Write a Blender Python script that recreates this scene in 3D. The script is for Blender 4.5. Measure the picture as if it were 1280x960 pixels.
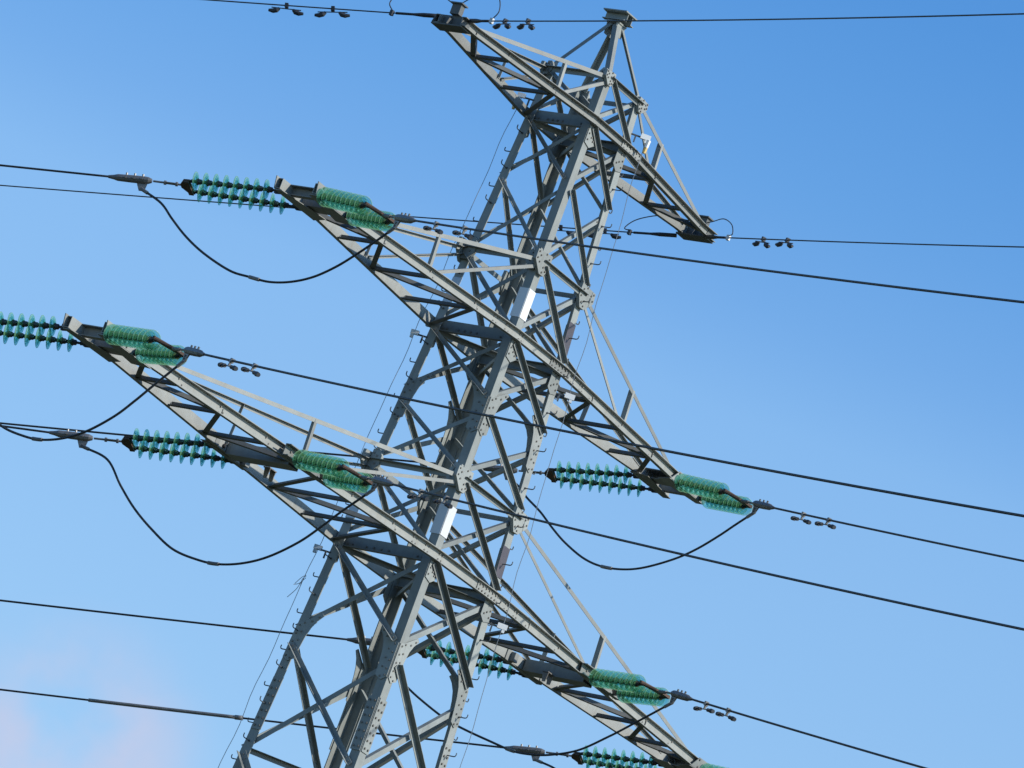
import bpy, bmesh, math, random
from mathutils import Vector, Matrix

random.seed(7)
S = bpy.context.scene
for o in list(bpy.data.objects):
    bpy.data.objects.remove(o)
COL = S.collection
ZO = 27.16                       # height of the middle crossarms above the ground

# ------------------------------------------------------------------ camera
cam = bpy.data.objects.new("camera", bpy.data.cameras.new("camera"))
COL.objects.link(cam)
cr = Vector((0.50105826, -0.79819857, 0.33439448))
cu = Vector((-0.3968363, 0.13146428, 0.90842617))
cf = Vector((0.76906539, 0.5878743, 0.2508829))
m3 = Matrix((cr, cu, -cf)).transposed()
cam.matrix_world = Matrix.Translation((-76.573152, -59.01731, ZO - 25.511545)) @ m3.to_4x4()
cam.data.sensor_width = 36.0
cam.data.lens = 239.0306
cam.data.clip_start = 1.0
cam.data.clip_end = 20000.0
S.camera = cam

# ------------------------------------------------------------------ sky and sun
SUN_AZ = Vector((0.30, -0.95))   # horizontal direction towards the sun
SUN_EL = math.radians(33)
SUN_STRENGTH = 4.5
SKY_STRENGTH = 0.15
sv = Vector((SUN_AZ.x, SUN_AZ.y, 0)).normalized() * math.cos(SUN_EL) + Vector((0, 0, math.sin(SUN_EL)))
world = bpy.data.worlds.new("World")
S.world = world
world.use_nodes = True
wn, wl = world.node_tree.nodes, world.node_tree.links
bg = wn["Background"]
sky = wn.new("ShaderNodeTexSky")
sky.sky_type = 'NISHITA'
sky.sun_disc = False
sky.sun_elevation = SUN_EL
sky.sun_rotation = math.atan2(sv.x, sv.y)
sky.altitude = 50
sky.air_density = 1.0
sky.dust_density = 0.4
sky.ozone_density = 2.0
geo = wn.new("ShaderNodeTexCoord")
# a clear sky that deepens with height
sep = wn.new("ShaderNodeSeparateXYZ")
wl.new(geo.outputs["Generated"], sep.inputs[0])
ramp = wn.new("ShaderNodeValToRGB")
ramp.color_ramp.elements[0].position = 0.19
ramp.color_ramp.elements[0].color = (0.80, 0.92, 1.00, 1)
ramp.color_ramp.elements[1].position = 0.32
ramp.color_ramp.elements[1].color = (0.36, 0.72, 1.04, 1)
for pos, c in ((0.24, (0.79, 0.96, 1.07, 1)), (0.257, (0.77, 0.97, 1.10, 1)), (0.272, (0.60, 0.86, 1.07, 1)), (0.29, (0.48, 0.80, 1.06, 1))):
    ramp.color_ramp.elements.new(pos).color = c
wl.new(sep.outputs["Z"], ramp.inputs[0])
mul = wn.new("ShaderNodeMix")
mul.data_type = 'RGBA'
mul.blend_type = 'MULTIPLY'
mul.inputs["Factor"].default_value = 1.0
wl.new(sky.outputs[0], mul.inputs["A"])
wl.new(ramp.outputs[0], mul.inputs["B"])
# one thin high cloud low over the left
cdir = (cr * ((85 - 640) / 8498.9) + cu * ((480 - 940) / 8498.9) + cf).normalized()
dist = wn.new("ShaderNodeVectorMath")
dist.operation = 'DISTANCE'
dist.inputs[1].default_value = cdir
noise = wn.new("ShaderNodeTexNoise")
noise.inputs["Scale"].default_value = 44.0
noise.inputs["Detail"].default_value = 4.0
noise.inputs["Roughness"].default_value = 0.5
wl.new(geo.outputs["Generated"], noise.inputs["Vector"])
wl.new(geo.outputs["Generated"], dist.inputs[0])
mr = wn.new("ShaderNodeMapRange")
mr.interpolation_type = 'SMOOTHSTEP'
mr.inputs["From Min"].default_value = 0.024
mr.inputs["From Max"].default_value = 0.007
wl.new(dist.outputs["Value"], mr.inputs["Value"])
nr = wn.new("ShaderNodeMapRange")
nr.interpolation_type = 'SMOOTHSTEP'
nr.inputs["From Min"].default_value = 0.34
nr.inputs["From Max"].default_value = 0.66
wl.new(noise.outputs["Fac"], nr.inputs["Value"])
mm = wn.new("ShaderNodeMath")
mm.operation = 'MULTIPLY'
wl.new(mr.outputs[0], mm.inputs[0])
wl.new(nr.outputs[0], mm.inputs[1])
m2 = wn.new("ShaderNodeMath")
m2.operation = 'MULTIPLY'
m2.inputs[1].default_value = 0.68
wl.new(mm.outputs[0], m2.inputs[0])
cmix = wn.new("ShaderNodeMix")
cmix.data_type = 'RGBA'
wl.new(m2.outputs[0], cmix.inputs["Factor"])
wl.new(mul.outputs["Result"], cmix.inputs["A"])
cmix.inputs["B"].default_value = (3.55, 3.42, 4.3, 1)
wl.new(cmix.outputs["Result"], bg.inputs["Color"])
bg.inputs["Strength"].default_value = SKY_STRENGTH

sun = bpy.data.objects.new("sun", bpy.data.lights.new("sun", 'SUN'))
COL.objects.link(sun)
sun.data.energy = SUN_STRENGTH
sun.data.angle = math.radians(0.5)
sun.data.color = (1.0, 0.95, 0.86)
sun.rotation_euler = (-sv).to_track_quat('-Z', 'Y').to_euler()
sun.location = (0, 0, 80)

S.view_settings.view_transform = 'Standard'
S.view_settings.look = 'None'
S.view_settings.gamma = 1.0
S.view_settings.exposure = 0.25
S.view_settings.use_curve_mapping = False
S.render.engine = 'CYCLES'

# ------------------------------------------------------------------ materials
def mat(name, col, rough=0.5, metal=0.0, var=0.0, scale=6.0, spec=0.4, streak=None):
    m = bpy.data.materials.new(name)
    m.use_nodes = True
    n, l = m.node_tree.nodes, m.node_tree.links
    b = n["Principled BSDF"]
    b.inputs["Roughness"].default_value = rough
    b.inputs["Metallic"].default_value = metal
    b.inputs["Specular IOR Level"].default_value = spec
    if var:
        tc = n.new("ShaderNodeTexCoord")
        a = n.new("ShaderNodeTexNoise")
        a.inputs["Scale"].default_value = scale
        a.inputs["Detail"].default_value = 6
        a.inputs["Roughness"].default_value = 0.65
        l.new(tc.outputs["Object"], a.inputs["Vector"])
        r = n.new("ShaderNodeValToRGB")
        r.color_ramp.elements[0].position = 0.3
        r.color_ramp.elements[1].position = 0.72
        r.color_ramp.elements[0].color = tuple(c * (1 - var) for c in col) + (1,)
        r.color_ramp.elements[1].color = tuple(c * (1 + var * 0.7) for c in col) + (1,)
        l.new(a.outputs["Fac"], r.inputs[0])
        out = r.outputs[0]
        if streak:
            mp = n.new("ShaderNodeMapping")
            mp.inputs["Scale"].default_value = (9, 9, 0.8)
            l.new(tc.outputs["Object"], mp.inputs["Vector"])
            a2 = n.new("ShaderNodeTexNoise")
            a2.inputs["Scale"].default_value = 1.6
            a2.inputs["Detail"].default_value = 5
            l.new(mp.outputs[0], a2.inputs["Vector"])
            r2 = n.new("ShaderNodeMapRange")
            r2.inputs["From Min"].default_value = 0.56
            r2.inputs["From Max"].default_value = 0.78
            r2.inputs["To Max"].default_value = 0.55
            l.new(a2.outputs["Fac"], r2.inputs["Value"])
            mx = n.new("ShaderNodeMix")
            mx.data_type = 'RGBA'
            l.new(r2.outputs[0], mx.inputs["Factor"])
            l.new(out, mx.inputs["A"])
            mx.inputs["B"].default_value = streak + (1,)
            out = mx.outputs["Result"]
        oi = n.new("ShaderNodeObjectInfo")
        vr = n.new("ShaderNodeMapRange")
        vr.inputs["To Min"].default_value = 0.76
        vr.inputs["To Max"].default_value = 1.14
        l.new(oi.outputs["Random"], vr.inputs["Value"])
        hs = n.new("ShaderNodeHueSaturation")
        l.new(vr.outputs[0], hs.inputs["Value"])
        l.new(out, hs.inputs["Color"])
        l.new(hs.outputs[0], b.inputs["Base Color"])
        rr = n.new("ShaderNodeMapRange")
        rr.inputs["To Min"].default_value = max(0.05, rough - 0.12)
        rr.inputs["To Max"].default_value = min(1, rough + 0.15)
        l.new(a.outputs["Fac"], rr.inputs["Value"])
        l.new(rr.outputs[0], b.inputs["Roughness"])
    else:
        b.inputs["Base Color"].default_value = col + (1,)
    return m

M_LEG = mat("leg_paint", (0.252, 0.268, 0.252), 0.55, 0, 0.16, 3.0, 0.35, (0.17, 0.165, 0.14))
M_ARM_SHADE = mat("arm_paint_shaded", (0.13, 0.135, 0.13), 0.55, 0, 0.18, 4.0, 0.35, (0.10, 0.095, 0.08))  # ties and end blocks: underside shade put into a darker base colour
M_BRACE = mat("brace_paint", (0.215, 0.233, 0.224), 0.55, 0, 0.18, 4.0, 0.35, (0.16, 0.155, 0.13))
M_ARM = mat("arm_paint", (0.248, 0.254, 0.236), 0.55, 0, 0.15, 3.0, 0.35, (0.20, 0.18, 0.14))
M_BOLT = mat("bolt_steel", (0.19, 0.178, 0.158), 0.6, 0.1, 0.35, 9.0)
M_STEP = mat("step_bolt_steel", (0.09, 0.10, 0.11), 0.5, 0.2, 0.2, 9.0)
M_ALU = mat("weathered_cable", (0.032, 0.034, 0.038), 0.5, 0.1, 0.2, 12.0)
M_CLAMP = mat("clamp_casting", (0.22, 0.21, 0.20), 0.45, 0.4, 0.25, 14.0)
M_CAP = mat("insulator_cap_iron", (0.055, 0.05, 0.05), 0.5, 0.3, 0.3, 18.0)
M_YOKE = mat("rusty_yoke", (0.10, 0.062, 0.045), 0.6, 0.2, 0.4, 20.0)
M_DAMP = mat("damper_casting", (0.045, 0.05, 0.06), 0.5, 0.2, 0.25, 20.0)
M_WHITE = mat("white_plate", (0.66, 0.67, 0.67), 0.45, 0, 0.05, 3.0)
M_PALE = mat("pale_blue_plate", (0.46, 0.52, 0.58), 0.5, 0, 0.08, 3.0)
M_PURPLE = mat("maroon_plate", (0.075, 0.066, 0.078), 0.5, 0, 0.12, 3.0)
M_TAG = mat("white_bracket", (0.86, 0.86, 0.84), 0.4, 0, 0.04, 5.0)
M_ORANGE = mat("orange_tag", (0.80, 0.52, 0.16), 0.5, 0, 0.1, 5.0)
M_WIRE = mat("thin_steel_wire", (0.22, 0.23, 0.24), 0.4, 0.4)
M_TWIG = mat("dry_straw", (0.16, 0.15, 0.13), 0.8, 0, 0.3, 10.0)
M_CONC = mat("footing_concrete", (0.36, 0.35, 0.33), 0.8, 0, 0.2, 2.0)

def glass_mat():
    m = bpy.data.materials.new("toughened_green_glass")
    m.use_nodes = True
    n, l = m.node_tree.nodes, m.node_tree.links
    b = n["Principled BSDF"]
    b.inputs["Base Color"].default_value = (0.30, 0.66, 0.46, 1)
    b.inputs["Roughness"].default_value = 0.24
    b.inputs["Specular IOR Level"].default_value = 0.25
    tr = n.new("ShaderNodeBsdfTranslucent")
    tr.inputs["Color"].default_value = (0.36, 0.80, 0.56, 1)
    body = n.new("ShaderNodeMixShader")
    body.inputs[0].default_value = 0.45
    l.new(b.outputs[0], body.inputs[1])
    l.new(tr.outputs[0], body.inputs[2])
    clear = n.new("ShaderNodeBsdfTransparent")
    clear.inputs["Color"].default_value = (0.54, 0.81, 0.85, 1)
    fr = n.new("ShaderNodeFresnel")
    fr.inputs["IOR"].default_value = 1.5
    mp = n.new("ShaderNodeMapRange")
    mp.inputs["From Min"].default_value = 0.04
    mp.inputs["From Max"].default_value = 0.5
    mp.inputs["To Min"].default_value = 0.10
    mp.inputs["To Max"].default_value = 0.20
    l.new(fr.outputs[0], mp.inputs["Value"])
    # rim highlight painted in: the outer lip gets a paler, more opaque colour
    tc = n.new("ShaderNodeTexCoord")
    sx_ = n.new("ShaderNodeSeparateXYZ")
    l.new(tc.outputs["Object"], sx_.inputs[0])
    cx = n.new("ShaderNodeCombineXYZ")
    l.new(sx_.outputs["Y"], cx.inputs["Y"])
    l.new(sx_.outputs["Z"], cx.inputs["Z"])
    ln = n.new("ShaderNodeVectorMath")
    ln.operation = 'LENGTH'
    l.new(cx.outputs[0], ln.inputs[0])
    lip = n.new("ShaderNodeMapRange")
    lip.inputs["From Min"].default_value = 0.124
    lip.inputs["From Max"].default_value = 0.136
    l.new(ln.outputs["Value"], lip.inputs["Value"])
    lc = n.new("ShaderNodeMix")
    lc.data_type = 'RGBA'
    l.new(lip.outputs[0], lc.inputs["Factor"])
    lc.inputs["A"].default_value = (0.52, 0.82, 0.34, 1)
    lc.inputs["B"].default_value = (0.62, 0.82, 0.50, 1)
    l.new(lc.outputs["Result"], b.inputs["Base Color"])
    l.new(lc.outputs["Result"], tr.inputs["Color"])
    ad = n.new("ShaderNodeMath")
    ad.operation = 'MULTIPLY_ADD'
    ad.use_clamp = True
    ad.inputs[1].default_value = 0.20
    l.new(lip.outputs[0], ad.inputs[0])
    l.new(mp.outputs[0], ad.inputs[2])
    ms = n.new("ShaderNodeMixShader")
    l.new(ad.outputs[0], ms.inputs[0])
    l.new(clear.outputs[0], ms.inputs[1])
    l.new(body.outputs[0], ms.inputs[2])
    l.new(ms.outputs[0], n["Material Output"].inputs["Surface"])
    return m
M_GLASS = glass_mat()

# ------------------------------------------------------------------ mesh helpers
def V(*a):
    return Vector(a)

class MB:
    def __init__(s):
        s.v, s.f, s.mi = [], [], []
    def prism(s, P, Q, sec0, sec1=None, mi=0):
        """sec: list of offset vectors at P (and at Q)"""
        sec1 = sec1 or sec0
        k = len(s.v)
        n = len(sec0)
        s.v += [P + a for a in sec0] + [Q + a for a in sec1]
        for i in range(n):
            j = (i + 1) % n
            s.f.append((k + i, k + j, k + n + j, k + n + i))
            s.mi.append(mi)
        s.f.append(tuple(range(k + n - 1, k - 1, -1)))
        s.f.append(tuple(range(k + n, k + 2 * n)))
        s.mi += [mi, mi]
    def angle(s, P, Q, a, b, wa, wb=None, t=0.009, w1=None, mi=0):
        """L section: corner on PQ, flanges wa along a and wb along b"""
        wb = wb or wa
        d = (Q - P).normalized()
        a = (a - d * a.dot(d)).normalized()
        b = (b - d * b.dot(d) - a * b.dot(a)).normalized()
        def sec(x, y):
            return [V(0, 0, 0), a * x, a * x + b * t, a * t + b * t, a * t + b * y, b * y]
        s.prism(P, Q, sec(wa, wb), sec(w1 or wa, w1 or wb) if w1 else None, mi)
    def channel(s, P, Q, up, out, h, w, t=0.011, mi=0, sheet=False):
        """C section: web of height h centred on PQ, flanges w along out"""
        d = (Q - P).normalized()
        up = (up - d * up.dot(d)).normalized()
        out = (out - d * out.dot(d) - up * out.dot(up)).normalized()
        a = h / 2
        sec = [up * -a, up * -a + out * w, up * (-a + t) + out * w, up * (-a + t) + out * t,
               up * (a - t) + out * t, up * (a - t) + out * w, up * a + out * w, up * a]
        s.prism(P, Q, sec, None, mi)
    def box(s, c, x, y, z, mi=0):
        """box centred at c with half-vectors x,y,z"""
        s.prism(c - z, c + z, [x + y, y - x, -x - y, x - y], None, mi)
    def bar(s, P, Q, r, n=8, r1=None, mi=0):
        d = (Q - P).normalized()
        a = d.orthogonal().normalized()
        b = d.cross(a)
        c = [(math.cos(2 * math.pi * i / n), math.sin(2 * math.pi * i / n)) for i in range(n)]
        r1 = r if r1 is None else r1
        s.prism(P, Q, [a * (r * x) + b * (r * y) for x, y in c], [a * (r1 * x) + b * (r1 * y) for x, y in c], mi)
    def plate(s, pts, nrm, t, mi=0):
        k = len(s.v)
        n = len(pts)
        s.v += [p.copy() for p in pts] + [p + nrm * t for p in pts]
        for i in range(n):
            j = (i + 1) % n
            s.f.append((k + i, k + j, k + n + j, k + n + i))
            s.mi.append(mi)
        s.f.append(tuple(range(k + n - 1, k - 1, -1)))
        s.f.append(tuple(range(k + n, k + 2 * n)))
        s.mi += [mi, mi]
    def bolt(s, c, nrm, r=0.017, h=0.016, mi=1):
        s.bar(c, c + nrm * h, r, 6, r * 0.9, mi)
    def tube(s, pts, r, n=8, mi=0):
        k = len(s.v)
        N = len(pts)
        a = None
        for i, p in enumerate(pts):
            d = (pts[min(i + 1, N - 1)] - pts[max(i - 1, 0)]).normalized()
            a = d.orthogonal().normalized() if a is None else (a - d * a.dot(d)).normalized()
            b = d.cross(a)
            rr = r(i / (N - 1)) if callable(r) else r
            for j in range(n):
                an = 2 * math.pi * j / n
                s.v.append(p + a * (rr * math.cos(an)) + b * (rr * math.sin(an)))
        for i in range(N - 1):
            for j in range(n):
                j2 = (j + 1) % n
                s.f.append((k + i * n + j, k + i * n + j2, k + (i + 1) * n + j2, k + (i + 1) * n + j))
                s.mi.append(mi)
        s.f.append(tuple(range(k + n - 1, k - 1, -1)))
        s.f.append(tuple(range(k + (N - 1) * n, k + N * n)))
        s.mi += [mi, mi]
    def lathe(s, P, ax, prof, n=20, mi=0):
        """prof: (along, radius) closed profile"""
        ax = ax.normalized()
        a = ax.orthogonal().normalized()
        b = ax.cross(a)
        k = len(s.v)
        m = len(prof)
        for i in range(n):
            an = 2 * math.pi * i / n
            r = a * math.cos(an) + b * math.sin(an)
            s.v += [P + ax * x + r * y for x, y in prof]
        for i in range(n):
            i2 = (i + 1) % n
            for j in range(m):
                j2 = (j + 1) % m
                s.f.append((k + i * m + j, k + i * m + j2, k + i2 * m + j2, k + i2 * m + j))
                s.mi.append(mi)
    def build(s, name, mats, parent=None, loc=None, smooth=False):
        me = bpy.data.meshes.new(name)
        off = loc if loc is not None else V(0, 0, 0)
        me.from_pydata([tuple(p - off) for p in s.v], [], s.f)
        if not isinstance(mats, (list, tuple)):
            mats = [mats]
        if max(s.mi) == 1 and len(mats) == 1:
            mats = [mats[0], M_BOLT]
        for m in mats:
            me.materials.append(m)
        me.polygons.foreach_set("material_index", s.mi)
        bm = bmesh.new()
        bm.from_mesh(me)
        bmesh.ops.recalc_face_normals(bm, faces=bm.faces)
        bm.to_mesh(me)
        bm.free()
        if smooth:
            me.polygons.foreach_set("use_smooth", [len(p.vertices) == 4 for p in me.polygons])
        me.update()
        o = bpy.data.objects.new(name, me)
        COL.objects.link(o)
        if parent is not None:
            o.parent = parent
        o.location = off
        return o

def tag(o, label=None, cat=None, group=None, kind=None):
    if label: o["label"] = label
    if cat: o["category"] = cat
    if group: o["group"] = group
    if kind: o["kind"] = kind
    return o

def empty(name, loc, label, cat, group=None):
    o = bpy.data.objects.new(name, None)
    o.empty_display_size = 0.2
    COL.objects.link(o)
    o.location = loc
    return tag(o, label, cat, group)

# children are built in world coordinates; this hangs them on their thing
def hang(child, parent):
    child.parent = parent
    pl = V(0, 0, 0)
    q = parent
    while q is not None:
        pl = pl + q.location
        q = q.parent
    child.location = child.location - pl
    return child

X, Y, Z = V(1, 0, 0), V(0, 1, 0), V(0, 0, 1)
UP = Z

# ------------------------------------------------------------------ ground
gm = bpy.data.materials.new("meadow_ground")
gm.use_nodes = True
gn, gl = gm.node_tree.nodes, gm.node_tree.links
ga = gn.new("ShaderNodeTexNoise")
ga.inputs["Scale"].default_value = 0.15
ga.inputs["Detail"].default_value = 9
gt = gn.new("ShaderNodeTexCoord")
gl.new(gt.outputs["Object"], ga.inputs["Vector"])
gr = gn.new("ShaderNodeValToRGB")
gr.color_ramp.elements[0].color = (0.018, 0.024, 0.009, 1)
gr.color_ramp.elements[1].color = (0.042, 0.050, 0.020, 1)
gl.new(ga.outputs["Fac"], gr.inputs[0])
gl.new(gr.outputs[0], gn["Principled BSDF"].inputs["Base Color"])
gn["Principled BSDF"].inputs["Roughness"].default_value = 0.95
g = MB()
R_ = 6000
g.v = [V(-R_, -R_, 0), V(R_, -R_, 0), V(R_, R_, 0), V(-R_, R_, 0)]
g.f = [(0, 1, 2, 3)]
g.mi = [0]
tag(g.build("ground", gm), kind="structure")

# ------------------------------------------------------------------ the pylon
ZE, ZL = 3.534, -3.552                      # crossarm levels relative to the middle ones
LV = {'ET': 4.273, 'EB': ZE, 'N1': 2.47, 'UT': 1.231, 'UB': 0.0, 'N2': -1.15, 'LT': -2.295, 'LB': ZL,
      'N3': -5.10, 'N4': -6.95, 'N5': -9.4, 'N6': -12.4, 'N7': -16.0, 'N8': -20.6, 'G': -26.95}
SG = {'A': (-1, 1), 'B': (-1, -1), 'C': (1, -1), 'D': (1, 1)}
def hx(z): return 0.7132 - 0.0505 * z
def hy(z): return 0.7304 - 0.0416 * z
def node(l, z):
    sx, sy = SG[l]
    return V(sx * hx(z), sy * hy(z), z + ZO)
def legw(z): return 0.158 - 0.0026 * z if z > -8 else 0.2

tower = empty("lattice_pylon", (0, 0, 0), "grey steel lattice pylon with three levels of crossarms and a pointed peak", "pylon")

def part(mb, name, mats, parent=tower, smooth=False):
    o = mb.build(name, mats, None, None, smooth)
    hang(o, parent)
    return o

legs = {}
for l, (sx, sy) in SG.items():
    m = MB()
    P, Q = node(l, LV['G']), node(l, LV['ET'] + 0.10)
    m.angle(P, Q, V(-sx, 0, 0), V(0, -sy, 0), 0.205, None, 0.017, 0.138)
    legs[l] = part(m, "leg", M_LEG)

def face_frame(l1, l2, z):
    """outward normal and inward direction from l1 to l2 on that face"""
    a, b = node(l1, z), node(l2, z)
    e = (b - a).normalized()
    up = (node(l1, z + 1) + node(l2, z + 1) - a - b).normalized()
    n = e.cross(up)
    c = (a + b) / 2
    if n.dot(V(c.x, c.y, 0)) < 0:
        n = -n
    return n.normalized(), e

FACES = ['AB', 'BC', 'CD', 'DA']

def brace_ends(l1, z1, l2, z2, inset=0.075):
    a, b = node(l1, z1), node(l2, z2)
    e1 = (node(l2, z1) - a).normalized()
    e2 = (node(l1, z2) - b).normalized()
    return a + e1 * inset, b + e2 * inset

def face_brace(l1, z1, l2, z2, outward, w=0.078, name="brace", parent=tower, flip=False, ins=0.075, mb=None, off=None):
    P, Q = brace_ends(l1, z1, l2, z2, ins)
    n, e = face_frame(l1, l2, (z1 + z2) / 2)
    d = (Q - P).normalized()
    s = n.cross(d)
    if s.z > 0: s = -s                         # s points to the lower edge
    if flip: s = -s
    o = off if off is not None else (0.030 if outward else -0.030)
    m = mb or MB()
    P, Q = P + n * o + s * w / 2, Q + n * o + s * w / 2
    m.angle(P, Q, -s, n if outward else -n, w, w, 0.008)
    # bolt heads at the ends
    for c, dd in ((P, d), (Q, -d)):
        for k in (0.05, 0.13):
            m.bolt(c + dd * k - s * w / 2 + n * (0.008 if outward else 0), n, 0.013, 0.013)
    if mb is None:
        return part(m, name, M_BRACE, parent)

panels = [('ET', 'EB', 0.03, 0.05), ('EB', 'N1', 0.1, 0.07), ('N1', 'UT', 0.07, 0.1), ('UT', 'UB', 0.1, 0.1), ('UB', 'N2', 0.12, 0.15),
          ('N2', 'LT', 0.15, 0.1), ('LT', 'LB', 0.1, 0.1), ('LB', 'N3', 0.12, 0.15), ('N3', 'N4', 0.2, 0.05)]
for (t, b, dt, db) in panels:
    for f in FACES:
        zt, zb = LV[t] - dt, LV[b] + db
        w = 0.070 if zt > 1.2 else (0.080 if zt > -3 else 0.092)
        # one diagonal outside the leg flange, its partner inside
        face_brace(f[0], zt, f[1], zb, True, w * (0.80 if f in ('AB', 'CD') else 0.95), flip=(f == 'BC'))
        face_brace(f[1], zt, f[0], zb, False, w * 0.86, flip=True)
low = MB()
for (t, b) in [('N4', 'N5'), ('N5', 'N6'), ('N6', 'N7'), ('N7', 'N8'), ('N8', 'G')]:
    for f in FACES:
        zt, zb = LV[t] - 0.1, LV[b] + (0.1 if b != 'G' else 0.35)
        face_brace(f[0], zt, f[1], zb, True, 0.1, mb=low)
        face_brace(f[1], zt, f[0], zb, False, 0.1, mb=low)
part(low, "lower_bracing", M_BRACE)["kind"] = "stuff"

# horizontal members round the body and plan bracing
def horiz(l1, l2, z, kind):
    m = MB()
    P, Q = brace_ends(l1, z, l2, z, 0.03)
    n, e = face_frame(l1, l2, z)
    if kind == 'beam':
        m.channel(P - n * 0.06, Q - n * 0.06, UP, -n, 0.17, 0.075, 0.010)
        for k in (0.10, 0.15, 0.30, 0.38, 0.46, 0.54, 0.85, 0.90):
            m.bolt(P.lerp(Q, k) + V(0, 0, -0.04) - n * 0.06, n, 0.018, 0.018)
    else:
        m.angle(P + n * 0.036, Q + n * 0.036, -UP, n, 0.075, 0.075, 0.008)
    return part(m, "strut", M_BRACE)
for lv in ('EB', 'UB', 'LB'):
    for f in ('AB', 'CD'):
        horiz(f[0], f[1], LV[lv] - 0.02, 'beam')
for lv in ('ET', 'UT', 'LT'):
    for f in FACES:
        horiz(f[0], f[1], LV[lv], 'angle')
for lv, pairs in (('EB', ('AC', 'BD')), ('UB', ('AC', 'BD')), ('LB', ('AC', 'BD')), ('N4', ('AC', 'BD'))):
    for i, pr in enumerate(pairs):
        m = MB()
        z = LV[lv] - 0.10 - 0.10 * i + (0.1 if lv == 'N4' else 0)
        P, Q = node(pr[0], z), node(pr[1], z)
        d = (Q - P).normalized()
        P, Q = P + d * 0.08, Q - d * 0.08
        m.angle(P, Q, d.cross(UP), -UP, 0.075, 0.075, 0.008)
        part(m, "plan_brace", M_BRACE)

# gusset plates: one L-shaped plate per leg and node, with its bolts
def gusset(l, z, shape):
    m = MB()
    oth = {'A': 'BD', 'B': 'AC', 'C': 'BD', 'D': 'AC'}[l]
    up = (node(l, z + 1) - node(l, z)).normalized()
    for k in oth:
        if shape == 'small' and (l + k) in ('AB', 'BA', 'CD', 'DC'):
            continue
        n, e = face_frame(l, k, z)
        base = node(l, z)
        def at(u, v, o=0.0):
            return base + e * u + up * v + n * (0.005 + o + (0.045 if shape == 'top' and o > 0 else 0))
        if shape == 'top':
            if (l + k) in ('BC', 'CB', 'AD', 'DA'):      # spreads past the corner to take the arm ties
                pg = [(-0.19, 0.09), (-0.19, -0.07), (0.0, -0.24), (0.12, -0.24), (0.21, -0.08), (0.19, 0.12)]
                bo = [(-0.15, 0.06), (-0.15, -0.04), (-0.09, 0.02), (-0.08, -0.08), (0.04, 0.09), (0.04, -0.02), (0.05, -0.12), (0.05, -0.20), (0.13, 0.04), (0.16, -0.07), (0.12, -0.16)]
            else:
                pg = [(0.01, 0.15), (0.12, 0.16), (0.20, 0.06), (0.21, -0.08), (0.13, -0.20), (0.01, -0.20)]
                bo = [(0.05, 0.09), (0.05, -0.02), (0.05, -0.13), (0.12, 0.05), (0.13, -0.07)]
            q = 0.62 if z > 3 else 1.0
            pg = [(u * q, v * q) for u, v in pg]
            bo = [(u * q, v * q) for u, v in bo]
        elif shape == 'arc':
            pg = [(0.01, 0.08), (0.10, 0.11), (0.36, 0.29), (0.41, 0.25), (0.33, 0.155), (0.272, 0.04), (0.24, -0.10), (0.222, -0.28), (0.215, -0.46), (0.10, -0.52), (0.01, -0.46)]
            bo = [(0.06, 0.05), (0.06, -0.08), (0.06, -0.21), (0.06, -0.34), (0.13, 0.10), (0.14, -0.04), (0.14, -0.18), (0.14, -0.32), (0.25, 0.14), (0.34, 0.22), (0.13, -0.47), (0.05, -0.44)]
        else:
            pg = [(0.01, 0.12), (0.15, 0.14), (0.24, 0.04), (0.26, -0.20), (0.15, -0.28), (0.01, -0.24)]
            bo = [(0.05, 0.05), (0.05, -0.08), (0.05, -0.18), (0.12, 0.0), (0.13, -0.12), (0.19, -0.16)]
        m.plate([at(u, v) for u, v in pg], n, 0.055 if shape == 'top' else 0.010)
        for u, v in bo:
            m.bolt(at(u, v, 0.010), n, 0.015, 0.015)
    part(m, "gusset_plate", M_LEG)
for l in SG:
    for lv, sh in (('ET', 'top'), ('UT', 'top'), ('LT', 'top'), ('N2', 'arc'), ('N3', 'arc'), ('EB', 'small'), ('UB', 'small'), ('LB', 'small'), ('N4', 'small')):
        gusset(l, LV[lv] + (0.05 if sh == 'arc' else (-0.12 if sh == 'small' else 0)), sh)

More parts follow.
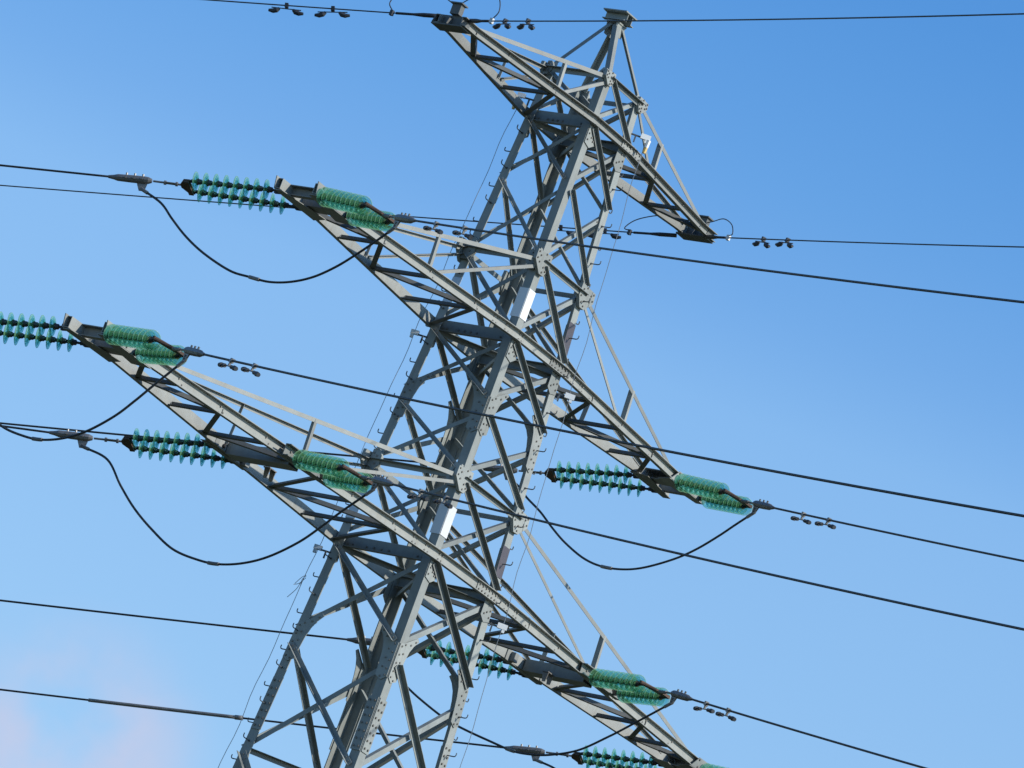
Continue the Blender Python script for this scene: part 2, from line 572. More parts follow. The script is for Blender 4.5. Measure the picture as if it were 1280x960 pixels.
# splices, number plates and step bolts on the legs
for l, (sx, sy) in SG.items():
    for zc in ((-1.75, -5.85) if l == 'D' else (-6.25,)):
        m = MB()
        up = (node(l, zc + 1) - node(l, zc)).normalized()
        for n, e in ((V(sx, 0, 0), V(0, -sy, 0)), (V(0, sy, 0), V(-sx, 0, 0))):
            b = node(l, zc)
            hgt = 0.42 if zc < 0 else 0.24
            m.plate([b + e * u + up * v + n * 0.002 for u, v in ((0.012, -hgt), (0.185, -hgt), (0.185, hgt), (0.012, hgt))], n, 0.012)
            k = -hgt + 0.06
            while k < hgt - 0.03:
                for u in (0.055, 0.14):
                    m.bolt(b + e * u + up * k + n * 0.014, n, 0.018, 0.018)
                k += 0.12
        part(m, "splice_plate", M_LEG, legs[l])
    for z0 in (0.27, ZL + 0.31):
        m = MB()
        for n, e in ((V(sx, 0, 0), V(0, -sy, 0)), (V(0, sy, 0), V(-sx, 0, 0))):
            a, b = node(l, z0), node(l, z0 + 0.47)
            w = legw(z0) + 0.012
            m.plate([a + n * 0.0035, a + e * w + n * 0.0035, b + e * w + n * 0.0035, b + n * 0.0035], n, 0.005)
        mt, lb = {'A': (M_PALE, "pale blue-grey marker sleeve"), 'B': (M_WHITE, "white marker sleeve"), 'C': (M_PURPLE, "dark maroon marker sleeve"), 'D': (M_LEG, None)}[l]
        if lb:
            tag(part(m, "marker_sleeve", mt, legs[l]), lb)
    if l in 'AC':
        k = 0
        z = -7.45
        while z < 3.45:
            m = MB()
            up = (node(l, z + 1) - node(l, z)).normalized()
            n, e = ((V(sx, 0, 0), V(0, -sy, 0)), (V(0, sy, 0), V(-sx, 0, 0)))[k % 2]
            b = node(l, z) + e * 0.07
            m.bar(b, b + n * 0.012, 0.017, 6)
            tip = b + n * 0.155
            m.tube([b, b + n * 0.06, b + n * 0.13, tip + up * 0.006, tip + n * 0.012 + up * 0.025, tip + n * 0.014 + up * 0.06], 0.0085, 6)
            part(m, "step_bolt", M_STEP, legs[l])
            z += 0.295
            k += 1

# peak
APEX = 5.32
m = MB()
m.channel(V(0.06, -0.2, ZO + APEX + 0.07), V(0.06, 0.2, ZO + APEX + 0.07), UP, X, 0.13, 0.08, 0.012)
m.channel(V(-0.06, -0.2, ZO + APEX + 0.07), V(-0.06, 0.2, ZO + APEX + 0.07), UP, -X, 0.13, 0.08, 0.012)
m.box(V(0, 0, ZO + APEX + 0.143), X * 0.16, Y * 0.215, Z * 0.010)
m.plate([V(-0.13, -0.075, ZO + APEX), V(0.13, -0.075, ZO + APEX), V(0.09, -0.085, ZO + APEX - 0.22), V(-0.09, -0.085, ZO + APEX - 0.22)], -Y, 0.010)
m.plate([V(-0.13, 0.085, ZO + APEX), V(0.13, 0.085, ZO + APEX), V(0.09, 0.095, ZO + APEX - 0.22), V(-0.09, 0.095, ZO + APEX - 0.22)], Y, 0.010)
m.box(V(0, 0, ZO + APEX - 0.02), X * 0.13, Y * 0.10, Z * 0.012)
part(m, "peak_cap", M_LEG)
for l, (sx, sy) in SG.items():
    m = MB()
    P = node(l, LV['ET'] + 0.08)
    Q = V(sx * 0.085, sy * 0.07, ZO + APEX - 0.03)
    w = 0.085 if l in 'BD' else 0.06
    m.angle(P + V(-sx * .02, -sy * .02, 0), Q, V(-sx, 0, 0), V(0, -sy, 0), w, w, 0.008)
    part(m, "peak_leg", M_LEG)

# ------------------------------------------------------------------ crossarms
def chord_y(x, spec, sy=-1):
    """half width of the arm's lower frame at |x|"""
    xo, xi, yt, xb, yb = spec
    yt = yt + (0.04 if sy < 0 else -0.04)
    if x >= xi: return yt
    if x <= xb: return yb
    return yb + (yt - yb) * (x - xb) / (xi - xb)

def crossarm(z, ztop, xo, xi, yt, nodes, diags, post_x, h, mids, label):
    xb, yb = hx(z), hy(z) + 0.035
    spec = (xo, xi, yt, xb, yb)
    zc = z + ZO
    # lower chords: the arm itself
    m = MB()
    for sy in (-1, 1):
        ye = chord_y(xo, spec, sy)
        pts = [V(-xo, sy * ye, zc), V(-xi, sy * ye, zc), V(-xb, sy * yb, zc), V(xb, sy * yb, zc), V(xi, sy * ye, zc), V(xo, sy * ye, zc)]
        for P, Q in zip(pts, pts[1:]):
            m.channel(P, Q, UP, V(0, sy, 0), h, 0.075, 0.010)
        # splice bolts along the web
        for x in (xb + 0.25, -xb - 0.25, xb - 0.1, -xb + 0.1, xb + .55, -xb - .55):
            for dz in (-0.04, 0.04):
                y = chord_y(abs(x), spec, sy)
                for kk in (0, 0.08):
                    m.bolt(V(x + kk, sy * y + sy * 0.011, zc + dz), V(0, sy, 0), 0.016, 0.014)
        for sx in (-1, 1):
            for x in nodes:
                y = chord_y(x, spec, sy)
                for kk in (-0.06, 0.03):
                    m.bolt(V(sx * (x + kk), sy * y + sy * 0.011, zc + 0.03 * (1 if kk > 0 else -1)), V(0, sy, 0), 0.015, 0.013)
    arm = tag(part(m, "crossarm", M_ARM), label)
    # long splice plate with close bolts near the body
    for sx in (1,):
        m = MB()
        y = yb
        m.plate([V(0.30, -y - 0.013, zc - 0.062), V(0.85, -y - 0.013, zc - 0.062), V(0.85, -y - 0.013, zc + 0.062), V(0.30, -y - 0.013, zc + 0.075)], -Y, 0.012)
        for i in range(6):
            for dz in (-0.035, 0.035):
                m.bolt(V(0.35 + 0.09 * i, -y - 0.025, zc + dz), -Y, 0.016, 0.016)
        part(m, "splice_plate", M_ARM, arm)
    def pt(sx, sy, x):
        return V(sx * x, sy * chord_y(x, spec, sy), zc)
    def flat(P, Q, w=0.070, dz=-0.070, nm="arm_brace", big=False):
        mm_ = MB()
        d = (Q - P).normalized()
        P, Q = P + V(0, 0, dz) + d * 0.006, Q + V(0, 0, dz) - d * 0.006
        s = d.cross(UP)
        if s.x < 0: s = -s
        mm_.angle(P + s * w / 2, Q + s * w / 2, -s, UP, w, w, 0.008)
        return part(mm_, nm, M_ARM_SHADE, arm)
    for sx in (-1, 1):
        # tip beam and end plates
        if xo - xi > 0.7:
            for xc in ((xo + xi) / 2 - 0.10,):
                mm_ = MB()
                P, Q = V(sx * xc, -yt - .035, zc), V(sx * xc, yt - .045, zc)
                mm_.channel(P, Q, UP, V(-sx, 0, 0), h * 0.98, 0.26, 0.012)
                mm_.channel(P + V(sx * 0.26, 0, 0), Q + V(sx * 0.26, 0, 0), UP, V(sx, 0, 0), h * 0.98, 0.10, 0.012)
                part(mm_, "tip_beam", M_ARM, arm)
            for sy in (-1, 1):
                mm_ = MB()
                yt_ = chord_y(xo, spec, sy)
                y = yt_ + 0.078
                mm_.plate([V(sx * (xi - 0.12), sy * y, zc - h / 2 - 0.012), V(sx * (xo + 0.02), sy * y, zc - h / 2 - 0.012), V(sx * (xo + 0.06), sy * y, zc + h / 2 + 0.012), V(sx * (xi + 0.05), sy * y, zc + h / 2 + 0.012)], V(0, sy, 0), 0.014)
                for xx in (xo - 0.10, (xo + xi) / 2, xi + 0.06):
                    for dz in (-0.06, 0.06):
                        mm_.bolt(V(sx * xx, sy * (y + 0.014), zc + dz), V(0, sy, 0), 0.018, 0.016)
                # closing rib at the open outer end, under plate
                mm_.plate([V(sx * (xi - 0.05), sy * (yt_ - 0.20), zc - h / 2 - 0.016), V(sx * xo, sy * (yt_ - 0.05), zc - h / 2 - 0.016), V(sx * xo, sy * (y + .012), zc - h / 2 - 0.016), V(sx * (xi - 0.15), sy * (y + .012), zc - h / 2 - 0.016)], -UP, 0.010)
                part(mm_, "end_plate", M_ARM, arm)
        for x in nodes:
            flat(pt(sx, 1, x), pt(sx, -1, x), nm="strut")
        for (ya, xa, yb_, xb_) in diags:
            flat(pt(sx, ya, xa), pt(sx, yb_, xb_), 0.078, -0.058)
        # top chords, posts and the sloping hangers of each side frame
        for sy in (-1, 1):
            l = {(-1, 1): 'A', (-1, -1): 'B', (1, -1): 'C', (1, 1): 'D'}[(sx, sy)]
            T = node(l, ztop) + V(sx * 0.03, sy * 0.022, 0)
            E_ = V(sx * (xi + (0.0 if xo - xi > .7 else .1)), sy * chord_y(xi, spec, sy), zc + h * 0.45)
            mm_ = MB()
            mm_.angle(T, E_, -UP, V(0, -sy, 0), 0.062, 0.06, 0.008)
            part(mm_, "top_chord", M_ARM, arm)
            px = post_x if sy < 0 else post_x + 0.25
            f = (px - abs(T.x)) / (abs(E_.x) - abs(T.x))
            Tp = T.lerp(E_, f)
            Bp = V(sx * px, sy * (chord_y(px, spec, sy)), zc + 0.02)
            mm_ = MB()
            if sx < 0:
                mm_.angle(Bp, Tp, V(-sx, 0, 0), V(0, -sy, 0), 0.06, 0.05, 0.008)
            else:
                mm_.angle(Bp, Tp, V(0, -sy, 0), V(sx, 0, 0), 0.085, 0.05, 0.008)
            part(mm_, "post", M_ARM, arm)
            mm_ = MB()
            P = T + V(-sx * 0.02, sy * 0.003, -0.09)
            Q = V(sx * (px - 0.1), sy * (chord_y(px, spec, sy) + 0.0), zc + 0.06)
            mm_.angle(P, Q, -UP, V(0, -sy, 0), 0.05, 0.05, 0.007)
            part(mm_, "hanger", M_ARM, arm)
        # intermediate attachment plates half way along the long arms
        for (mo, mi_) in mids:
            xm = (mo + mi_) / 2
            for sy in (-1, 1):
                mm_ = MB()
                y = chord_y(xm, spec, sy) + (0.12 if sy < 0 else 0.04)
                y2 = y
                mm_.channel(V(sx * (mi_ - .05), sy * (y - 0.005), zc - 0.01), V(sx * (mo + .05), sy * (y - 0.005), zc - 0.01), UP, V(0, sy, 0), h * 1.04, 0.10, 0.012)
                mm_.box(V(sx * (mi_ + .1), sy * (y - 0.05), zc - 0.01), X * 0.05, Y * 0.04, Z * 0.07)
                mm_.box(V(sx * (mo - .1), sy * (y - 0.05), zc - 0.01), X * 0.05, Y * 0.04, Z * 0.07)
                for xx in (mi_ + 0.1, xm, mo - 0.1):
                    mm_.bolt(V(sx * xx, sy * (y + 0.007), zc), V(0, sy, 0), 0.018, 0.016)
                part(mm_, "end_plate", M_ARM, arm)
            mm_ = MB()
            y = chord_y(xm, spec, 1) - .03
            mm_.channel(V(sx * (xm + 0.13), -y, zc - 0.01), V(sx * (xm + 0.13), y, zc - 0.01), UP, V(-sx, 0, 0), 0.19, 0.13, 0.012)
            mm_.channel(V(sx * (xm - 0.13), -y, zc - 0.01), V(sx * (xm - 0.13), y, zc - 0.01), UP, V(sx, 0, 0), 0.19, 0.13, 0.012)
            part(mm_, "tip_beam", M_ARM, arm)
            mm_ = MB()
            for q in (-0.07, 0.07):
                mm_.plate([V(sx * (xm - 0.25) + q, -0.05, zc - 0.10), V(sx * (xm - 0.25) + q, 0.06, zc - 0.10), V(sx * (xm - 0.25) + q, 0.02, zc - 0.26), V(sx * (xm - 0.25) + q, -0.04, zc - 0.26)], X, 0.012)
            mm_.box(V(sx * (xm - 0.25), 0.005, zc - 0.105), X * 0.09, Y * 0.06, Z * 0.008)
            part(mm_, "hanger_lug", M_CLAMP, arm)
    return arm

U_BODY = hx(0)
crossarm(0.0, LV['UT'], 5.66, 4.75, 0.29, [3.92, 2.78, 1.70],
         [(1, 4.72, -1, 3.92), (-1, 3.92, 1, 2.78), (1, 2.78, -1, 1.70), (-1, 1.70, 1, U_BODY)],
         2.85, 0.155, [], "middle of the three crossarms, one insulator position each side")
L_BODY = hx(ZL)
crossarm(ZL, LV['LT'], 8.80, 7.80, 0.29, [6.98, 6.03, 4.97, 2.92, 1.92],
         [(-1, 7.75, 1, 6.98), (1, 6.98, -1, 6.03), (-1, 6.03, 1, 4.97), (1, 4.97, -1, 4.25), (-1, 3.75, 1, 2.92), (1, 2.92, -1, 1.92), (-1, 1.92, 1, L_BODY)],
         4.15, 0.165, [(4.70, 3.70)], "lowest and longest crossarm, two insulator positions each side")
E_BODY = hx(ZE)
crossarm(ZE, LV['ET'], 3.78, 3.40, 0.20, [2.58, 1.50],
         [(-1, 3.40, 1, 2.58), (1, 2.58, -1, 1.50), (-1, 1.50, 1, E_BODY)],
         1.45, 0.135, [], "topmost and shortest crossarm carrying the earth wires")
# forged end blocks of the topmost crossarm
for sx in (-1, 1):
    m = MB()
    zc = ZO + ZE
    m.box(V(sx * 3.66, 0, zc - 0.082), X * 0.13, Y * 0.27, Z * 0.010)
    m.box(V(sx * 3.66, 0, zc + 0.02), X * 0.03, Y * 0.25, Z * 0.08)
    for yy in (-0.25, 0.0, 0.25):
        m.plate([V(sx * 3.55, yy - .01, zc - 0.07), V(sx * 3.80, yy - .01, zc - 0.07), V(sx * 3.76, yy - .01, zc + 0.06), V(sx * 3.60, yy - .01, zc + 0.07)], Y, 0.02)
    m.box(V(sx * 3.70, -0.04, zc + 0.19), X * 0.05, Y * 0.08, Z * 0.08)
    m.box(V(sx * 3.70, -0.04, zc + 0.275), X * 0.08, Y * 0.11, Z * 0.010)
    part(m, "end_block", M_ARM_SHADE, tower)

# concrete footings under the legs
for l in SG:
    m = MB()
    b = node(l, LV['G'])
    b = V(b.x, b.y, 0.1)
    m.prism(V(b.x, b.y, -0.3), V(b.x, b.y, 0.28), [V(.5, .5, 0), V(-.5, .5, 0), V(-.5, -.5, 0), V(.5, -.5, 0)], [V(.32, .32, 0), V(-.32, .32, 0), V(-.32, -.32, 0), V(.32, -.32, 0)])
    part(m, "footing", M_CONC)

# ------------------------------------------------------------------ insulators
RD = V(-0.40070981, 0.91620503, 0)          # rear line
FD = V(-0.44428247, -0.89588676, 0)         # front line
disc_me = None
cap_me = None
def disc_meshes():
    global disc_me, cap_me
    m = MB()
    prof = [(-0.022, 0.040), (-0.016, 0.062), (-0.006, 0.090), (0.004, 0.115), (0.011, 0.134), (0.018, 0.143), (0.027, 0.142),
            (0.022, 0.130), (0.018, 0.118), (0.034, 0.112), (0.036, 0.106), (0.015, 0.098), (0.013, 0.086), (0.034, 0.080), (0.036, 0.074), (0.012, 0.066), (0.010, 0.040)]
    m.lathe(V(0, 0, 0), X, prof, 24)
    o = m.build("glass_disc", M_GLASS, smooth=True)
    disc_me = o.data
    bpy.data.objects.remove(o)
    m = MB()
    m.lathe(V(0, 0, 0), X, [(-0.074, 0.0), (-0.074, 0.030), (-0.066, 0.038), (-0.036, 0.040), (-0.018, 0.052), (-0.010, 0.050), (0.010, 0.036), (0.014, 0.026), (0.085, 0.026), (0.085, 0.0)], 14)
    o = m.build("metal_cap", M_CAP, smooth=True)
    cap_me = o.data
    bpy.data.objects.remove(o)
disc_meshes()
PITCH = 0.150

def insulator_set(P, dh, slope, counts, Lyoke, label, group, link, sep=0.27, turn=False):
    """two parallel strings from the arm to a yoke plate, P is the middle of the arm plate"""
    d = V(dh.x, dh.y, -slope).normalized()
    t = empty("insulator_string", P, label, "insulator", group)
    e = (X - d * X.dot(d)).normalized()
    ypts = []
    q = d.to_track_quat('X', 'Z')
    for i, s in enumerate((-1, 1)):
        a = P + X * (s * sep)
        y = P + d * Lyoke + e * (s * (0.185 if turn else 0.22))
        ypts.append(y)
        u = (y - a).normalized()
        n = counts[i]
        end = y - u * 0.07
        start = end - u * (PITCH * n)
        mb = MB()
        mb.bar(a - u * 0.05, start - u * 0.06, 0.017, 8)
        mb.box(a + u * 0.02, X * 0.022, V(0, 0, 0.045), u * 0.06)
        mb.bar(start - u * 0.17, start - u * 0.05, 0.032, 8)
        mb.bar(start - u * 0.06, y + u * 0.03, 0.020, 8)
        part(mb, "link_rod", M_CAP, t)
        qu = u.to_track_quat('X', 'Z')
        for k in range(n):
            c = start + u * (PITCH * (k + 0.5))
            o = bpy.data.objects.new("glass_disc", disc_me)
            COL.objects.link(o)
            o.parent = t
            o.location = c - t.location
            o.rotation_mode = 'QUATERNION'
            o.rotation_quaternion = qu
            p = bpy.data.objects.new("metal_cap", cap_me)
            COL.objects.link(p)
            p.parent = o
    nrm = d.cross(e).normalized()
    ap = P + d * (Lyoke + (0.09 if turn else 0.12))
    mb = MB()
    a, b = ypts
    mb.plate([a - d * 0.05 - e * 0.06, b - d * 0.05 + e * 0.06, b + d * 0.04 + e * 0.05, ap + e * 0.05 + d * .03, ap - e * 0.05 + d * .03, a + d * 0.04 - e * 0.05], nrm, 0.022)
    mb.plate([p + nrm * 0.022 for p in (a - d * 0.035 - e * .05, b - d * 0.035 + e * .05, b + d * 0.035 + e * .05, a + d * 0.035 - e * .05)], nrm, 0.025)
    part(mb, "yoke_plate", M_YOKE, t)
    mb = MB()
    c = ap
    mb.bar(c - d * 0.02, c + d * (link - 0.02), 0.016, 8)
    if turn:                             # open turnbuckle
        for sgn in (-1, 1):
            mb.bar(c + d * 0.10 + e * (0.026 * sgn), c + d * 0.26 + e * (0.026 * sgn), 0.009, 6)
        mb.bar(c + d * 0.08, c + d * 0.11, 0.034, 8)
        mb.bar(c + d * 0.25, c + d * 0.28, 0.034, 8)
    else:
        mb.bar(c + d * 0.05, c + d * (link * 0.6), 0.028, 8)
    part(mb, "turnbuckle", M_CLAMP, t)
    return ap + d * link, d, e

def curve(P, dh, c0, c1, c2, s):
    return V(P.x + dh.x * s, P.y + dh.y * s, P.z + c0 + c1 * s + c2 * s * s)

def conductor(P, dh, fit, start, label, group, s1=None, r=0.0165, sleeve=None, front=True):
    """a phase conductor: a dead-end clamp and the cable that leaves it"""
    c0, c1, c2 = fit
    p0 = start
    g_ = lambda s: curve(P, dh, c0, c1, c2, s)
    s0 = (p0 - P).dot(dh)
    a, b = g_(s0), g_(s0 + 0.62)
    t = empty("conductor", a, label, "power line", group)
    pts = [g_(s0 + 0.45 + i * i * 0.03 + i * 0.3) for i in range(62)]
    mb = MB()
    mb.tube(pts, r, 8)
    part(mb, "cable", M_ALU, t, True)
    d = (b - a).normalized()
    e = d.cross(UP).normalized()
    w = e.cross(d)
    mb = MB()
    mb.tube([a, a + d * 0.05, a + d * 0.10, a + d * 0.30, a + d * 0.50, a + d * 0.56, a + d * 0.64], lambda f: (0.030, 0.050, 0.055, 0.055, 0.050, 0.034, 0.022)[int(round(f * 6))], 10)
    for k in (0.14, 0.26, 0.38):
        mb.bar(a + d * k + w * 0.04, a + d * k + w * 0.085, 0.016, 6)
        mb.bar(a + d * k - e * 0.05, a + d * k - e * 0.075, 0.016, 6)
    part(mb, "dead_end_clamp", M_CLAMP, t, False)
    jp = a + d * 0.12 - w * 0.14
    mb = MB()
    mb.plate([a + d * 0.06 - w * 0.04, a + d * 0.22 - w * 0.04, jp + d * 0.05 - w * 0.02, jp - d * 0.03 - w * 0.02], e, 0.022)
    mb.bolt(a + d * 0.13 - w * 0.08 + e * .022, e, 0.016, 0.014)
    mb.bolt(a + d * 0.13 - w * 0.12 + e * .022, e, 0.016, 0.014)
    part(mb, "jumper_terminal", M_CLAMP, t)
    if sleeve:
        mb = MB()
        pp = [g_(sleeve[0] + (sleeve[1] - sleeve[0]) * i / 12) for i in range(13)]
        mb.tube(pp, r * 1.75, 10)
        mb.bar(pp[0] - (pp[1] - pp[0]).normalized() * 0.05, pp[0] + (pp[1] - pp[0]).normalized() * 0.08, r * 2.4, 8)
        tag(part(mb, "repair_sleeve", M_CLAMP, t, True), "thick grey repair sleeve")
    return g_, jp

def damper(g_, s, label, group, small=False, drop=0.085):
    p = g_(s)
    d = (g_(s + 0.1) - p).normalized()
    e = d.cross(UP).normalized()
    w = e.cross(d)
    w = (w + e * random.uniform(-.22, .22)).normalized()
    d = (d + w * random.uniform(-.07, .07)).normalized()
    t = empty("vibration_damper", p, label, "damper", group)
    mb = MB()
    mb.box(p, d * 0.025, e * 0.028, w * 0.032)
    mb.box(p - w * (drop * 0.55), d * 0.018, e * 0.012, w * (drop * 0.5))
    part(mb, "clamp", M_CLAMP if not small else M_DAMP, t)
    c = p - w * drop
    L = 0.24 if not small else 0.22
    mb = MB()
    mb.tube([c - d * L, c - d * L * 0.5, c, c + d * L * 0.5, c + d * L], 0.008, 6)
    part(mb, "messenger_wire", M_DAMP, t)
    for sg in (-1, 1):
        mb = MB()
        q0 = c + d * (sg * L * 0.45) - w * 0.004
        q1 = c + d * (sg * L * 1.18) - w * (0.012 + 0.02 * small)
        if small:
            ax = (q1 - q0)
            mb.tube([q0 - w * .0, q0.lerp(q1, .25) - w * .022, q0.lerp(q1, .6) - w * .03, q1 - w * 0.015], lambda f: 0.020 + 0.020 * math.sin(math.pi * min(1, f * 1.1)), 8)
        else:
            mb.bar(q0, q0.lerp(q1, 0.26), 0.028, 10)
            mb.bar(q0.lerp(q1, 0.26), q0.lerp(q1, 0.56), 0.015, 8)
            mb.bar(q0.lerp(q1, 0.56), q0.lerp(q1, 0.98), 0.036, 10, 0.030)
        part(mb, "weight", M_DAMP, t)

def catmull(pts, n=8):
    out = []
    P = [pts[0] * 2 - pts[1]] + pts + [pts[-1] * 2 - pts[-2]]
    for i in range(1, len(P) - 2):
        for k in range(n):
            t = k / n
            a, b, c, d = P[i - 1], P[i], P[i + 1], P[i + 2]
            out.append(0.5 * ((b * 2) + (c - a) * t + (a * 2 - b * 5 + c * 4 - d) * t * t + (b * 3 - a - c * 3 + d) * t ** 3))
    out.append(pts[-1])
    return out

def jumper(A_, B_, z0, prof, label, sleeve=0.42):
    """cable hanging between two clamps; prof: (fraction, height relative to the arm)"""
    t = empty("jumper_cable", A_, label, "jumper cable", "jumper loops under the arms")
    pts = [A_]
    for f, zz in prof:
        p = A_.lerp(B_, f)
        pts.append(V(p.x, p.y, z0 + zz))
    pts.append(B_)
    cp = catmull(pts, 8)
    mb = MB()
    mb.tube(cp, 0.0175, 8)
    part(mb, "cable", M_ALU, t, True)
    i = int(len(cp) * sleeve)
    mb = MB()
    mb.tube(cp[i:i + 5], 0.028, 8)
    part(mb, "splice_sleeve", M_CLAMP, t)
    for q, nx in ((A_, cp[2]), (B_, cp[-3])):
        mb = MB()
        mb.bar(q - (nx - q).normalized() * 0.02, q + (nx - q).normalized() * 0.13, 0.026, 8)
        part(mb, "cable_lug", M_CLAMP, t)

GR = "rear glass insulator strings"
GF = "front glass insulator strings"
PX = dict(
 UL=(-5.2, .36, .42, 0), UR=(5.2, .36, .42, 0), LO=(-8.4, .36, .42, ZL), LI=(-4.2, .74, .87, ZL), RI=(4.2, .74, .87, ZL), RO=(8.4, .36, .42, ZL))
WHERE = dict(
 UL="left tip of middle crossarm", UR="right tip of middle crossarm",
 LO="far left tip of lowest crossarm", LI="middle of lowest crossarm's left half",
 RI="middle of lowest crossarm's right half", RO="far right tip of lowest crossarm")
FITR = dict(UL=(-0.002, -0.193, .0006), UR=(-0.039, -0.216, .0006), LO=(-0.06, -0.185, .0006), LI=(-0.08, -0.168, .0006), RI=(0.069, -0.1985, .0006), RO=(0.0035, -0.200, .0006))
FITF = dict(UL=(-0.073, -0.1647, .0006), UR=(-0.038, -0.165, .0006), LO=(0.03, -0.1715, .0006), LI=(-0.0035, -0.1704, .0006), RI=(0.087, -0.1752, .0006), RO=(0.03, -0.170, .0006))
DAMP = dict(UL=(3.37, 4.27), UR=(3.62, 4.4), LO=(3.63, 4.37), LI=(3.6, 4.4), RI=(3.18, 3.87), RO=(3.5, 4.3))
JP = {}
for key, (px, pr_, pf_, pz) in PX.items():
    for side in 'RF':
        py = pr_ if side == 'R' else pf_
        fit = (FITR if side == 'R' else FITF)[key]
        dh = RD if side == 'R' else FD
        sy = 1 if side == 'R' else -1
        Pw = V(px, sy * py, pz + ZO)
        P = Pw + V(0, 0, -0.05)
        sL = 1.50 if side == 'R' else 1.54
        if key == 'LI' and side == 'R':
            P = P - RD * 0.06
            sL = 1.40
        yk = curve(Pw, dh, *fit, sL)
        slope = -(yk.z - P.z) / sL
        nm = "blue-green rear" if side == 'R' else "bright green front"
        lab = f"{'teal rear' if side == 'R' else 'bright green front'} double string of glass discs at {WHERE[key]}"
        end, d, e = insulator_set(P, dh, slope, (8, 9) if side == 'R' else (9, 9), sL, lab, GR if side == 'R' else GF, 0.46 if side == 'R' else 0.43, sep=0.285 if side == 'R' else 0.31, turn=(side == 'R'))
        lab = f"dark power line leaving {'left from rear' if side == 'R' else 'right from front'} of {WHERE[key]}"
        # wire leaves exactly from the end of the string
        Pd = end - V(dh.x, dh.y, 0) * ((end - Pw).dot(dh))
        Pd.z = Pw.z
        s0 = (end - Pd).dot(dh)
        f2 = (end.z - Pd.z - fit[1] * s0 - fit[2] * s0 * s0, fit[1], fit[2])
        g_, jp = conductor(Pd, dh, f2, end, lab, "power line conductors", sleeve=(6.83, 9.25) if (key, side) == ('RO', 'R') else None)
        JP[key + side] = jp
        if side == 'F':
            for k, s in enumerate(DAMP[key]):
                damper(g_, s, f"dumbbell damper {'nearest' if k == 0 else 'second from'} the pylon on front line from {WHERE[key]}", "dampers on the front power lines")

JPROF = dict(
 UL=[(0.093, -0.70), (0.158, -0.91), (0.239, -1.15), (0.332, -1.36), (0.45, -1.55), (0.533, -1.60), (0.615, -1.63), (0.696, -1.58), (0.771, -1.46), (0.838, -1.27), (0.89, -1.07), (0.939, -0.86)],
 LI=[(0.10, -0.70), (0.176, -1.04), (0.251, -1.34), (0.335, -1.60), (0.428, -1.83), (0.522, -1.92), (0.597, -1.93), (0.676, -1.85), (0.75, -1.69), (0.826, -1.42), (0.877, -1.16), (0.926, -0.88)],
 UR=[(0.05, -0.72), (0.10, -0.88), (0.174, -1.07), (0.244, -1.29), (0.316, -1.49), (0.408, -1.68), (0.49, -1.76), (0.577, -1.75), (0.659, -1.66), (0.761, -1.45), (0.832, -1.24), (0.898, -0.98), (0.947, -0.76)],
 RI=[(0.05, -0.66), (0.097, -0.80), (0.178, -1.02), (0.292, -1.27), (0.369, -1.38), (0.472, -1.49), (0.545, -1.56), (0.598, -1.57), (0.671, -1.52), (0.76, -1.36), (0.84, -1.07), (0.893, -0.85)])
JPROF['LO'] = [(f, z * 0.97) for f, z in JPROF['LI']]
JPROF['RO'] = [(f, z * 0.9) for f, z in JPROF['UL']]
JSL = dict(UL=.46, LI=.50, UR=.50, RI=.52, LO=.5, RO=.5)
for key, (px, pr_, pf_, pz) in PX.items():
    jumper(JP[key + 'R'], JP[key + 'F'], pz + ZO, JPROF[key], f"black drooping jumper loop hanging under {WHERE[key]}", JSL[key])

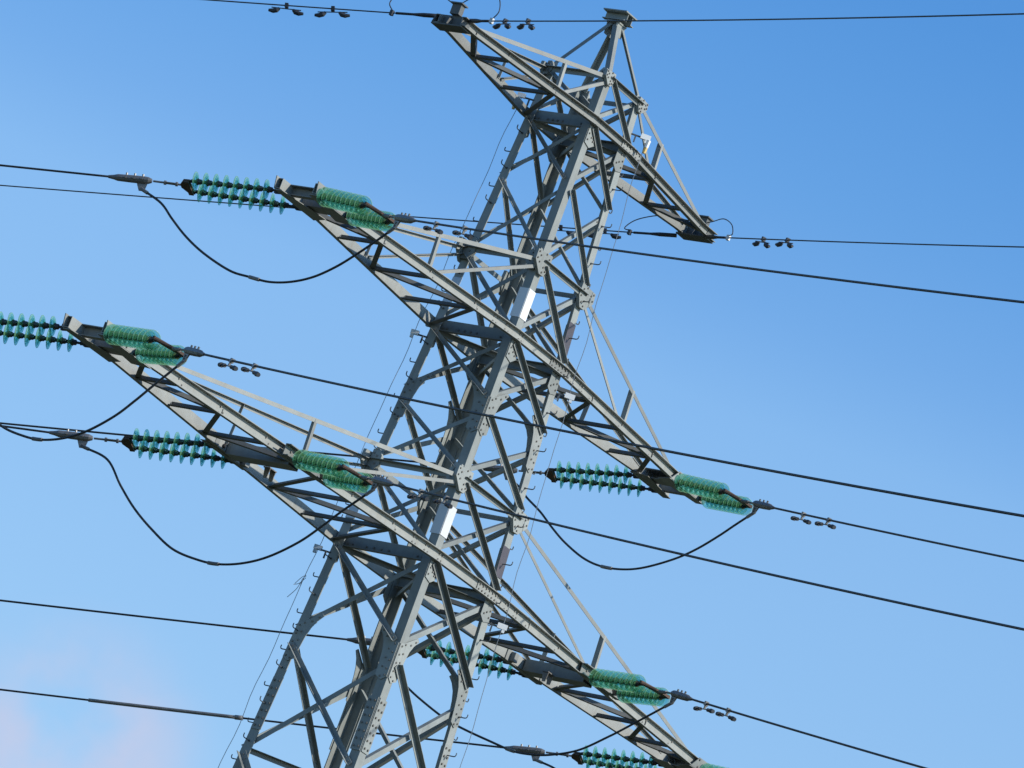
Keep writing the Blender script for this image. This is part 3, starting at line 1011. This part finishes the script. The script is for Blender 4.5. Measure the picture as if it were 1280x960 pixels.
# ------------------------------------------------------------------ earth wires on the topmost crossarm
EW = [("left", "rear", V(-3.6, .2, ZO + ZE), RD, (0.1067, -0.2217, .0006), .12, (1.63, 2.30)),
      ("left", "front", V(-3.6, -.2, ZO + ZE), FD, (0.081, -0.120, .0006), .10, (1.21, 1.93)),
      ("right", "front", V(3.6, -.2, ZO + ZE), FD, (-0.066, -0.1085, .0006), .10, (1.87, 2.6)),
      ("right", "rear", V(3.6, .2, ZO + ZE), RD, (-0.104, -0.2272, .0006), .12, (1.15, 1.82))]
for (sd, fr, P, dh, fit, s0, dm) in EW:
    g_ = lambda s, P=P, dh=dh, fit=fit: curve(P, dh, *fit, s)
    t = empty("earth_wire", g_(s0), f"thin earth wire leaving {'left from rear' if fr == 'rear' else 'right from front'} of topmost crossarm's {sd} end", "earth wire", "earth wires")
    mb = MB()
    mb.tube([g_(s0 + i * i * 0.03 + i * 0.3) for i in range(62)], 0.0105, 8)
    part(mb, "cable", M_ALU, t, True)
    mb = MB()
    mb.tube([g_(s0 - 0.05), g_(s0 + .1), g_(s0 + .2), g_(s0 + .35), g_(s0 + .6)], lambda f: 0.034 if f < .55 else 0.020, 8)
    part(mb, "dead_end_grip", M_DAMP, t, True)
    for k, s in enumerate(dm):
        damper(g_, s, f"small damper {'nearest' if k == 0 else 'second from'} the pylon on {fr} earth wire at topmost crossarm's {sd} end", "small dampers on the earth wires", True, 0.05)
    # bonding lead looping from the arm end down to the wire
    sx = -1 if sd == "left" else 1
    a = V(sx * 3.72, (-0.06 if fr == 'front' else 0.06), ZO + ZE + (0.27 if sd == "left" else 0.2))
    c = g_(0.78)
    hgt = 0.32 if sd == "left" else 0.16
    mb = MB()
    lt = empty("bonding_lead", a, f"thin curled bonding lead to {fr} earth wire at topmost crossarm's {sd} end", "bonding lead", "bonding leads")
    dd = (c - a)
    mb.tube(catmull([a, a + dd * .25 + V(0, 0, hgt * .55), a + dd * .6 + V(0, 0, hgt * 1.05 + .05), a + dd * .95 + V(0, 0, hgt + .05), a + dd * 1.10 + V(0, 0, hgt * .6), c + V(0, 0, 0.03)], 6), 0.0085, 6)
    part(mb, "cable", M_DAMP, lt, True)
    mb = MB()
    mb.box(c, X * 0.025, Y * 0.025, Z * 0.04)
    part(mb, "clip", M_WHITE if fr == 'front' else M_DAMP, lt)

# ------------------------------------------------------------------ climbing safety lines
def safety_line(l, off, zs, brackets, label):
    def at(z): return node(l, z) + off
    t = empty("safety_line", at(zs[1]), label, "safety line", "climbing safety lines")
    n = 60
    mb = MB()
    mb.tube([at(zs[1] + (zs[0] - zs[1]) * i / n) + V(0.012 * math.sin(i * 1.3), 0.012 * math.cos(i * .9), 0) for i in range(n + 1)], 0.0052, 5)
    part(mb, "cable", M_WIRE, t)
    for z, kind in brackets:
        mb = MB()
        b = node(l, z)
        o = off.normalized()
        L = off.length
        sd = o.cross(UP)
        mb.bar(b - o * 0.05, b + o * (L + 0.06), 0.014, 6)
        mb.box(b + o * (L * 0.30) + V(0, 0, -0.05), o * 0.012, sd * 0.01, V(0, 0, 0.06))
        part(mb, "arm", M_STEP, t)
        mb = MB()
        c = b + o * (L + 0.0) + V(0, 0, 0.02)
        mb.box(c, o * (0.06 if l == 'A' else 0.075), sd * 0.025, V(0, 0, 0.033 if l == 'A' else 0.04))
        mb.box(c + o * 0.03 - V(0, 0, 0.06), o * 0.022, sd * 0.022, V(0, 0, 0.03))
        part(mb, "bracket", M_TAG if kind != 'p' else M_PALE, t)
        if kind == 'o':
            mb = MB()
            mb.bar(c + o * 0.06 - V(0, 0, 0.03), c + o * 0.055 - V(0, 0, 0.15), 0.034, 8, 0.032)
            part(mb, "housing", M_TAG, t)
            mb = MB()
            mb.bar(c + o * 0.055 - V(0, 0, 0.15), c + o * 0.05 - V(0, 0, 0.24), 0.030, 8, 0.024)
            part(mb, "shock_absorber", M_ORANGE, t)
safety_line('A', V(-0.08, 0.17, 0), (3.75, -9.0), [(3.72, 'o'), (-0.27, 'w'), (ZL - 0.27, 'p')], "thin climbing safety cable strung beside the left leg of the pylon")
safety_line('C', V(0.13, -0.17, 0), (3.75, -9.0), [(3.80, 'o'), (-0.32, 'w'), (ZL - 0.36, 'w')], "thin climbing safety cable strung beside the right leg of the pylon")

# loose strands of string caught on the left leg
b = node('A', -4.35) + V(-0.08, 0.17, 0)
t = empty("loose_strands", b, "wisps of loose string snagged on the left leg below the lowest crossarm", "string")
for i in range(4):
    mb = MB()
    p = b + V(random.uniform(-.02, .03), random.uniform(-.04, .03), random.uniform(-.05, .12))
    q = p + V(random.uniform(-.10, .04), random.uniform(.0, .14), random.uniform(-.30, -.08))
    k = (p + q) / 2 + V(random.uniform(-.04, .04), random.uniform(-.04, .04), random.uniform(-.05, .05))
    mb.tube(catmull([p, k, q], 6), 0.0045, 5)
    part(mb, "strand", M_TWIG, t)
